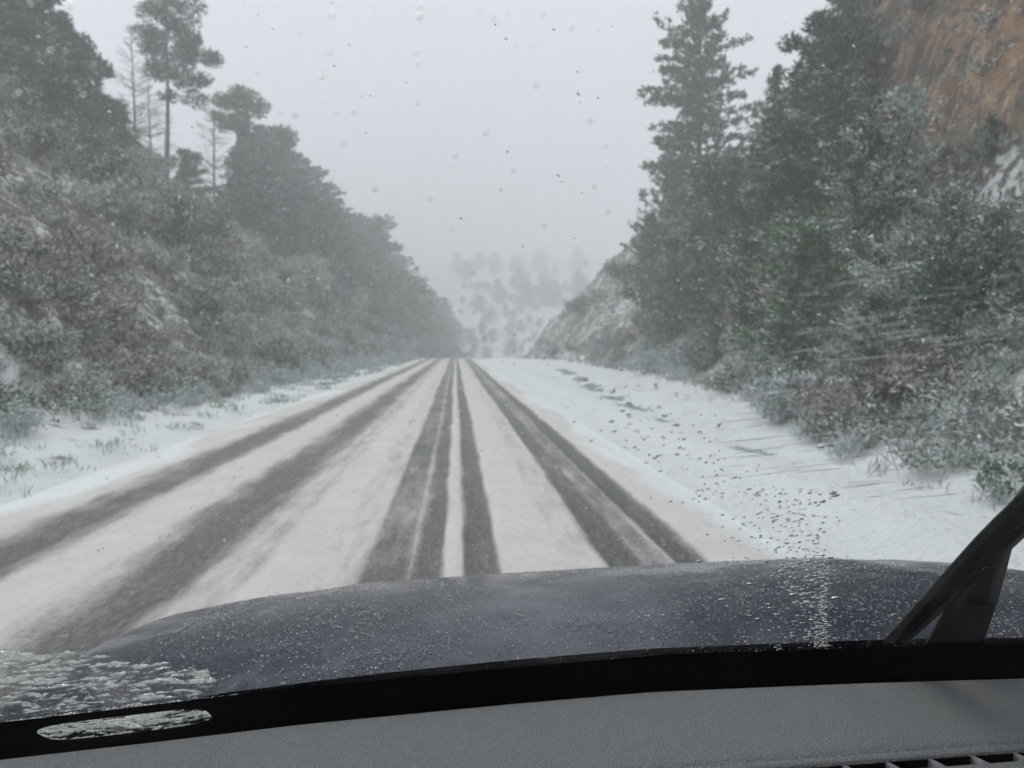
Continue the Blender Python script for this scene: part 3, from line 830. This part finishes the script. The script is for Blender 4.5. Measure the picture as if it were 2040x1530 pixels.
# cowl: black trough between hood and glass
xc = np.linspace(-.72, 1.42, 60)
rows = []
for (dy, dz) in ((.045, .0), (.040, -.035), (.02, -.045), (.006, -.02), (.004, .0)):
    rows.append(np.stack([xc, yb(xc)+dy, CAM_H-hb(xc)*1.0+dz+(.02 if dy > .03 else 0)], -1))
me = mesh_data("cowl", np.array(rows).reshape(-1, 3), grid_faces(5, 60), [M['black']], smooth=True)
part("cowl", me)
# windshield
xg = np.linspace(-.66, 1.38, 70); tg = np.linspace(0, 1.18, 24)
XG, TG = np.meshgrid(xg, tg, indexing='ij')
def gx(x, t): return .36+(x-.36)*(1-.10*t/1.18)
me = mesh_data("windshield", glass_pt(XG, TG).reshape(-1, 3), grid_faces(70, 24), [M['glass']], smooth=True)
wsh = part("windshield", me)
# black edge band with its oval window and dotted border
ovx0, ovt0 = glass_px(84, 1462); ovx1, ovt1 = glass_px(418, 1419)
tc = .5*(ovt0+ovt1); hx = .5*(ovx1-ovx0); cx = .5*(ovx0+ovx1)
ht = abs(glass_px(250, 1424)[1]-glass_px(250, 1459)[1])/2
NP = 96
th = np.arange(NP)*2*math.pi/NP
def sup(c): return np.sign(c)*np.abs(c)**.55
inner = np.stack([cx+hx*sup(np.cos(th)), tc+(ovt1-ovt0)/2*np.cos(th)+ht*sup(np.sin(th))], 1)
fx0, fx1 = cx-hx-.03, cx+hx+.03
def ftop(x): return np.interp(x, [-.66, -.525, -.36, -.19, .07, .25, .51, .73, 1.4], [.155, .158, .163, .168, .170, .172, .165, .162, .160])
outer = []
for (a_, b_) in zip(np.cos(th), np.sin(th)):
    k_ = 1/max(abs(a_), abs(b_)); X_ = cx+(fx1-cx)*a_*k_
    tt = .5+.5*b_*k_; outer.append((X_, -.02+(ftop(X_)+.02)*tt))
outer = np.array(outer)
A = Acc()
ring = np.concatenate([inner, outer]); P3 = glass_pt(ring[:, 0], ring[:, 1], -.002)
A.add(P3, [(i, (i+1) % NP, NP+(i+1) % NP, NP+i) for i in range(NP)])
for (a0, a1, n_) in ((-.66, fx0, 12), (fx1, 1.38, 60)):
    xq = np.linspace(a0, a1, n_); q = np.stack([glass_pt(xq, 0*xq-.02, -.002), glass_pt(xq, ftop(xq), -.002)], 1).reshape(-1, 3)
    A.add(q, [(2*i, 2*i+2, 2*i+3, 2*i+1) for i in range(n_-1)])
for r_, (dt, sz) in enumerate(((.0035, .0019), (.0075, .0015), (.0112, .0011))):
    xd = np.arange(-.655, 1.37, .0052)+(r_ % 2)*.0026
    c_ = glass_pt(xd, ftop(xd)+dt, -.002)
    e1 = np.array([1., 0, 0])*sz; e2 = np.array([0, -CA, SA])*sz
    A.cards(c_, np.repeat(e1[None], len(xd), 0), np.repeat(e2[None], len(xd), 0))
# side and header bands
part("edge_band", A.data("edge_band", [M['frit']]), wsh)
# dashboard
KD = .85                    # the pad sits below the glass and stops short of its foot
xd = np.linspace(-.74, 1.56, 103)
seam = lambda x: np.interp(x, [-.8, .0, .355, .69, 1.6], [.852, .880, .888, .885, .842])
cols = []
rowdef = [('w', 0), ('w', 1), ('b', .0), ('b', -.012), ('b', -.03), ('b', -.06), ('b', -.09), ('s', .03), ('s', .012), ('s', .003), ('s', .0), ('s', -.003), ('s', -.010), ('s', -.018), ('s', -.019), ('s', -.041), ('s', -.042), ('s', -.06), ('s', -.12), ('s', -.2), ('a', .62), ('a', .55), ('a', .50), ('a', .47), ('a', .455), ('a', .45), ('a', .45)]
zoff = [0, 0, -.004, .0, .001, .0, .0, .0, .0, -.0015, -.004, -.002, .001, .0, -.003, -.003, .0, 0, 0, 0, 0, -.004, -.015, -.035, -.07, -.12, -.5]
VD = []
for (kd, dv), dz in zip(rowdef, zoff):
    if kd == 'w':      # the pad's front lip, then down to the glass foot
        VD.append(np.stack([KD*xd, KD*yb(xd)+(.10, .012)[dv], CAM_H-KD*hb(xd)-(.16, .02)[dv]], -1)); continue
    y_ = {'b': yb(xd)+dv+.003, 's': seam(xd)+dv, 'a': 0*xd+dv}[kd]
    VD.append(np.stack([KD*xd, KD*y_, CAM_H+KD*(-hb(xd)+dz)], -1))
VD = np.array(VD)
F = grid_faces(len(rowdef), len(xd))
ri = F[:, 0]//len(xd); ci = F[:, 0] % len(xd)
keep = ~((ri == 14) & (xd[ci] > .30) & (xd[ci] < 1.20))
dash = part("dashboard", mesh_data("dashboard", VD.reshape(-1, 3), F[keep], [M['dash']], smooth=True))
# defroster vent: dark trough and its fins
A = Acc(); xv = np.linspace(.28, 1.22, 30); rr_ = []
for (dy, dz) in ((-.019, -.002), (-.019, -.05), (-.041, -.05), (-.041, -.002)):
    rr_.append(np.stack([KD*xv, KD*(seam(xv)+dy), CAM_H-KD*(hb(xv)-dz+.0015)], -1))
A.add(np.array(rr_).reshape(-1, 3), grid_faces(4, 30))
vent = part("vent", A.data("vent", [M['black']]), dash)
M['fin'] = simple("vent_fin_plastic", (.22, .225, .24), .5, .4)[0]
for i, xq in enumerate(np.arange(.36, 1.2, .0535)):
    A = Acc(); c_ = np.array([KD*xq, KD*(float(seam(xq))-.030), CAM_H-KD*float(hb(xq))-.0145])
    sh = np.array([[1, -.45, 0], [0, 1, 0], [0, 0, 1]])
    A.box(c_, .0026, .0188, .024, sh); part("fin", A.data("fin", [M['fin']]), vent)
M['paper'] = simple("grey_paper", (.62, .64, .70), .8, .2)[0]
A = Acc(); A.box((.52, .53, CAM_H-KD*float(hb(.6))+.004), .15, .11, .002, Matrix.Rotation(.35, 3, 'Z'))
tag(obj("paper", A.data("paper", [M['paper']])), "small grey sheet of paper lying on the dashboard, mirrored in the glass", "paper")
# roof, pillars: the cabin shell around the camera
M['lining'] = simple("grey_headlining", (.30, .30, .29), .9, .1)[0]
A = Acc()
xr = np.linspace(-.60, 1.32, 24)
for (z0, off) in ((0, 0), (1, .03)):
    q = []
    for yy in (.22, .1, -.4, -1.0, -1.6):
        q.append(np.stack([xr, yb(xr)-1.12+yy+.0, CAM_H+.255+off-.05*((xr-.36)/.96)**4+.02*(yy < .15)+0*xr], -1))
    A.add(np.array(q).reshape(-1, 3), grid_faces(5, 24))
part("roof", A.data("roof", [M['lining']], True))
for sx in (-1, 1):
    A = Acc(); xb = -.68 if sx < 0 else 1.40
    P_ = glass_pt(np.full(8, xb), np.linspace(-.03, 1.2, 8), -.01)
    A.tube(P_, np.full(8, .035), 8); part("pillar", A.data("pillar", [M['black']], True))
    A = Acc(); yy = np.linspace(-1.6, 1.05, 12)
    pr_ = np.array([(0, -.46), (0, -.55), (.02*sx, -1.0)])
    q = np.array([[(xb+d_[0], y_, CAM_H+d_[1]) for y_ in yy] for d_ in pr_])
    A.add(q.reshape(-1, 3), grid_faces(3, 12)); part("door", A.data("door", [M['black']]))

# wiper on the outside of the glass
def strip(pts, widths, off, thick):
    """bar lying on the glass; pts are photo points measured on its centre line, turned to glass coordinates"""
    q = np.array([glass_px(*p_) for p_ in pts]); A = Acc()
    k_ = np.linspace(0, 1, len(q)); kk = np.linspace(0, 1, 14)
    X_ = np.interp(kk, k_, q[:, 0]); T_ = np.interp(kk, k_, q[:, 1]); W_ = np.interp(kk, k_, widths)
    dx = np.gradient(X_); dt = np.gradient(T_); L_ = np.hypot(dx, dt); nx_, nt_ = -dt/L_, dx/L_
    sec = [(-.5, 0), (-.5, .35), (-.15, 1), (.15, 1), (.5, .35), (.5, 0)]
    rows_ = [glass_pt(X_+nx_*W_*a_, T_+nt_*W_*a_, 0)+(off+thick*b_)*NG for a_, b_ in sec]
    rows_.append(rows_[0]); A.add(np.array(rows_).reshape(-1, 3), grid_faces(7, 14))
    return A
wip = empty("windshield_wiper", (0, 0, 0)); wip.parent = car
wip.matrix_parent_inverse = Matrix.Translation(-Vector(car.location))
wip.name = "wiper"
A = strip([(1790, 1290), (1912, 1172), (2015, 1070), (2200, 905), (2500, 640)], [.030, .042, .046, .044, .030], .006, .014)
part("blade", A.data("blade", [M['rubber']], False), wip)
A = strip([(1790, 1288), (1905, 1178), (2003, 1090), (2190, 930), (2480, 665)], [.006]*5, .001, .006)
part("squeegee", A.data("squeegee", [M['rubber']], False), wip)
A = strip([(1902, 1345), (1962, 1225), (2016, 1120), (2150, 960), (2300, 840)], [.080, .052, .024, .018, .014], .024, .016)
part("arm", A.data("arm", [M['rubber']], False), wip)

# ------------------------------------------------------------------ water, ice, falling snow
def domes(C, A1, A2, Nn, hgt, nseg=8):
    """closed little caps standing on a surface"""
    n = len(C); prof = [(1.0, 0.0), (.86, .45), (.5, .85)]
    th = np.arange(nseg)*2*math.pi/nseg
    V = []
    for r, z in prof:
        V.append(C[:, None]+r*(np.cos(th)[None, :, None]*A1[:, None]+np.sin(th)[None, :, None]*A2[:, None])+z*hgt[:, None, None]*Nn[:, None])
    V = np.concatenate(V, 1)                        # n, 3*nseg, 3
    top = C[:, None]+hgt[:, None, None]*Nn[:, None]; bot = C[:, None]
    V = np.concatenate([V, top, bot], 1); m = V.shape[1]
    F = []
    for k in range(2):
        for j in range(nseg): F.append((k*nseg+j, k*nseg+(j+1) % nseg, (k+1)*nseg+(j+1) % nseg, (k+1)*nseg+j))
    for j in range(0, nseg, 2):
        F.append((2*nseg+j, 2*nseg+(j+1) % nseg, 2*nseg+(j+2) % nseg, 3*nseg))
        F.append(((j+2) % nseg, (j+1) % nseg, j, 3*nseg+1))
    F = np.array(F)
    return V.reshape(-1, 3), (F[None]+(np.arange(n)*m)[:, None, None]).reshape(-1, 4)
rng = np.random.default_rng(17)
D = []                                                # px, py, half width in mm, half height in mm
for i in range(420):                                  # beads gathered at the wiper's turning line
    py = 1305-rng.random()**1.3*330
    spread = 10+max(0, (1230-py))*.28
    px = 1645-abs(rng.normal())*spread*1.5 if rng.random() < .8 else rng.normal(1600, 70)
    D.append((px, py, rng.uniform(.8, 3.2)*(1.3 if py > 1120 else .8), rng.uniform(.5, 1.1)))
for i in range(55): D.append((1648+rng.normal()*3, rng.uniform(1120, 1300), rng.uniform(1.2, 3.2), rng.uniform(.6, 1.2)))
for i in range(70): D.append((1655-abs(rng.normal())*75, rng.uniform(1105, 1300), rng.uniform(2.0, 5.5), rng.uniform(.7, 1.5)))
for i in range(230): D.append((rng.uniform(1330, 1640), rng.uniform(1180, 1312), rng.uniform(.4, 1.1), rng.uniform(.4, .9)))
for i in range(190):
    k_ = rng.random(); D.append((1190+k_*430+rng.normal()*40, 800+k_**1.4*330+rng.normal()*45, rng.uniform(.5, 1.9), rng.uniform(.5, 1.2)))
for i in range(260): D.append((rng.uniform(0, 2040), rng.uniform(0, 1300), rng.uniform(.3, 1.0), rng.uniform(.3, .8)))
for i in range(170): D.append((rng.uniform(900, 1500), rng.uniform(1290, 1325)+(1200-rng.uniform(900, 1500))*.03, rng.uniform(.4, .9), rng.uniform(.4, .8)))
for i in range(110):                                   # thin wet smears left by the wiper
    px_ = rng.uniform(1420, 2060); py_ = rng.uniform(540, 1000) if px_ > 1600 else rng.uniform(700, 960)
    D.append((px_, py_, rng.uniform(6, 30), rng.uniform(.14, .36)))
SM = len(D)
for i in range(46):                                   # wet glints on the wiper and ice in its foot
    k_ = rng.random(); D.append((1800+k_*240+rng.normal()*5, 1288-k_*238+rng.normal()*7, rng.uniform(.8, 3), rng.uniform(.4, .9)))
NW = len(D)-SM
for p_ in ((1645, 892, 7, 1.8), (1440, 1197, 6, 1.5), (1665, 1194, 6, 2), (1660, 985, 3.5, 2), (1640, 1002, 3, 1.8), (1665, 990, 4, 1.6)): D.append(p_)
xt = np.array([glass_px(a_, b_) for a_, b_, _, _ in D]); W1 = np.array([d_[2] for d_ in D])/1000; W2 = np.array([d_[3] for d_ in D])/1000*1.5
C = glass_pt(xt[:, 0], xt[:, 1], .0012); C[SM:SM+NW] += NG*.001
an = rng.normal(size=len(C))*.25; an[SM-110:SM] = .16+rng.normal(size=110)*.05
e1 = np.array([1., 0, 0]); e2 = np.array([0, -CA, SA])
A1 = (np.cos(an)[:, None]*e1+np.sin(an)[:, None]*e2)*W1[:, None]; A2 = (-np.sin(an)[:, None]*e1+np.cos(an)[:, None]*e2)*W2[:, None]
Vd, Fd = domes(C, A1, A2, np.repeat(NG[None], len(C), 0), np.minimum(W1, W2)*.75)
o = obj("water_drops", mesh_data("water_drops", Vd, Fd, [M['water']], smooth=True))
tag(o, "clear water drops and beads on the outside of the windshield", "water drops", kind="stuff")
# beads on the hood
n = 15000
ui = rng.integers(24, 108, n); vi = rng.integers(0, 66, n)
GP = np.stack([.36+xx*taper, Ys, ZZ], -1)
fu = rng.random(n)[:, None]; fv = rng.random(n)[:, None]
C = (GP[ui, vi]*(1-fu)+GP[ui+1, vi]*fu)*(1-fv)+(GP[ui, vi+1]*(1-fu)+GP[ui+1, vi+1]*fu)*fv
sz = rng.uniform(.0008, .0023, n)*(1+.5*(rng.random(n) < .06))
C[:, 2] += .0003
kb = fbm(C[:, 0]/.11, C[:, 1]/.16, 71, 3) > rng.uniform(-.8, .35, n); C = C[kb]; sz = sz[kb]; ui = ui[kb]; vi = vi[kb]; n = len(C)
A1 = np.array([[1., 0, 0]])*sz[:, None]; tv = unit(GP[ui, vi+1]-GP[ui, vi]); A2 = tv*sz[:, None]
Nn = unit(np.cross(np.repeat([[1., 0, .035]], n, 0), tv))
Vd, Fd = domes(C, A1, A2, Nn, sz*.6, 6)
o = obj("hood_beads", mesh_data("hood_beads", Vd, Fd, [M['water']], smooth=True))
tag(o, "rain beads standing on the dark hood", "water drops", kind="stuff")
# slush on the glass at the lower left, and inside the oval window
gxv = np.linspace(-.66, -.14, 420); gtv = np.linspace(.02, .45, 380)
XX, TT = np.meshgrid(gxv, gtv, indexing='ij')
lim = np.interp(XX, [-.66, -.44, -.38, -.32, -.26, -.19], [.38, .37, .345, .30, .232, .17])
wv = .02*fbm(XX/.05, TT/.02, 303, 2); nz = fbm(XX/.024, (TT+wv)/.0062, 301, 5) + .7*fbm(XX/.005, TT/.0026, 302, 2)
ins = sstep(.05, -.02, TT-lim)*sstep(-.18, -.32, XX)
den = nz + .03 - (1-ins)*1.3 - .12*sstep(.26, .17, TT) + (.10+.30*sstep(.035, .07, TT))*(TT < .15) - .5*np.exp(-((TT-.060-.02*fbm(XX/.03, XX*0, 310, 3))/.008)**2)*(TT < .15)
hgt = np.clip(den, 0, .6)*.0042
Vs = glass_pt(XX, TT, .0015)+hgt[..., None]*NG
F = grid_faces(*XX.shape)
hf = hgt.ravel()[F].max(1)
cs = F[hf > 0]
o = obj("slush", mesh_data("slush", Vs.reshape(-1, 3), cs, [M['ice']], smooth=True, attrs={"thick": ('POINT', np.clip(den, 0, 1).ravel())}))
tag(o, "streaky melting slush on the glass at its lower left corner and in the oval gap", "slush", kind="stuff")
# falling flakes
n = 16000
Pf = np.column_stack([rng.uniform(-1, 1, n), 1.9+rng.random(n)**1.1*13, CAM_H+rng.uniform(-1.3, 7, n)])
Pf[:, 0] *= 2.0+.85*Pf[:, 1]
ok = (Pf[:, 2] > CAM_H+.05-(Pf[:, 1] < 2.8)*0) | (Pf[:, 1] > 2.9)
Pf = Pf[ok]; n = len(Pf)
q = np.array([(1, 0, 0), (0, 1, 0), (-1, 0, 0), (0, -1, 0), (0, 0, 1), (0, 0, -1)], float)
fr = np.array([(0, 1, 4, 4), (1, 2, 4, 4)])
s_ = rng.uniform(.002, .0056, (n, 1, 1)); dirv = unit(np.column_stack([Pf[:, 0]*.25+.3, Pf[:, 1]*.2, (Pf[:, 2]-CAM_H)*.3-.35])+rng.normal(size=(n, 3))*.2)
V = q[None]*s_*rng.uniform(.7, 1.2, (n, 6, 1)); V = V+dirv[:, None]*(np.einsum('nij,nj->ni', V, dirv)[..., None])*1.1+Pf[:, None]
T = np.array([(0, 1, 4), (1, 2, 4), (2, 3, 4), (3, 0, 4), (1, 0, 5), (2, 1, 5), (3, 2, 5), (0, 3, 5)])
F = (T[None]+(np.arange(n)*6)[:, None, None]).reshape(-1, 3)
o = obj("falling_snow", mesh_data("falling_snow", V.reshape(-1, 3), F, [M['flake']], smooth=True))
tag(o, "white snowflakes falling in the air ahead of the car", "snowflakes", kind="stuff")

# ------------------------------------------------------------------ snow-filled air
A = Acc(); A.box((5, 287, 46), 204, 640, 104)
m = bpy.data.materials.new("snow_haze"); m.use_nodes = True; nt = m.node_tree
nt.nodes.remove(nt.nodes["Principled BSDF"])
pv = nt.nodes.new("ShaderNodeVolumePrincipled"); pv.inputs["Color"].default_value = (.985, .99, 1, 1); pv.inputs["Density"].default_value = .0060
nt.links.new(pv.outputs[0], [x for x in nt.nodes if x.type == 'OUTPUT_MATERIAL'][0].inputs["Volume"])
hz = obj("haze", A.data("haze", [m])); tag(hz, kind="stuff", label="pale snowy haze filling the cutting and valley", cat="haze")
hz.display_type = 'WIRE'
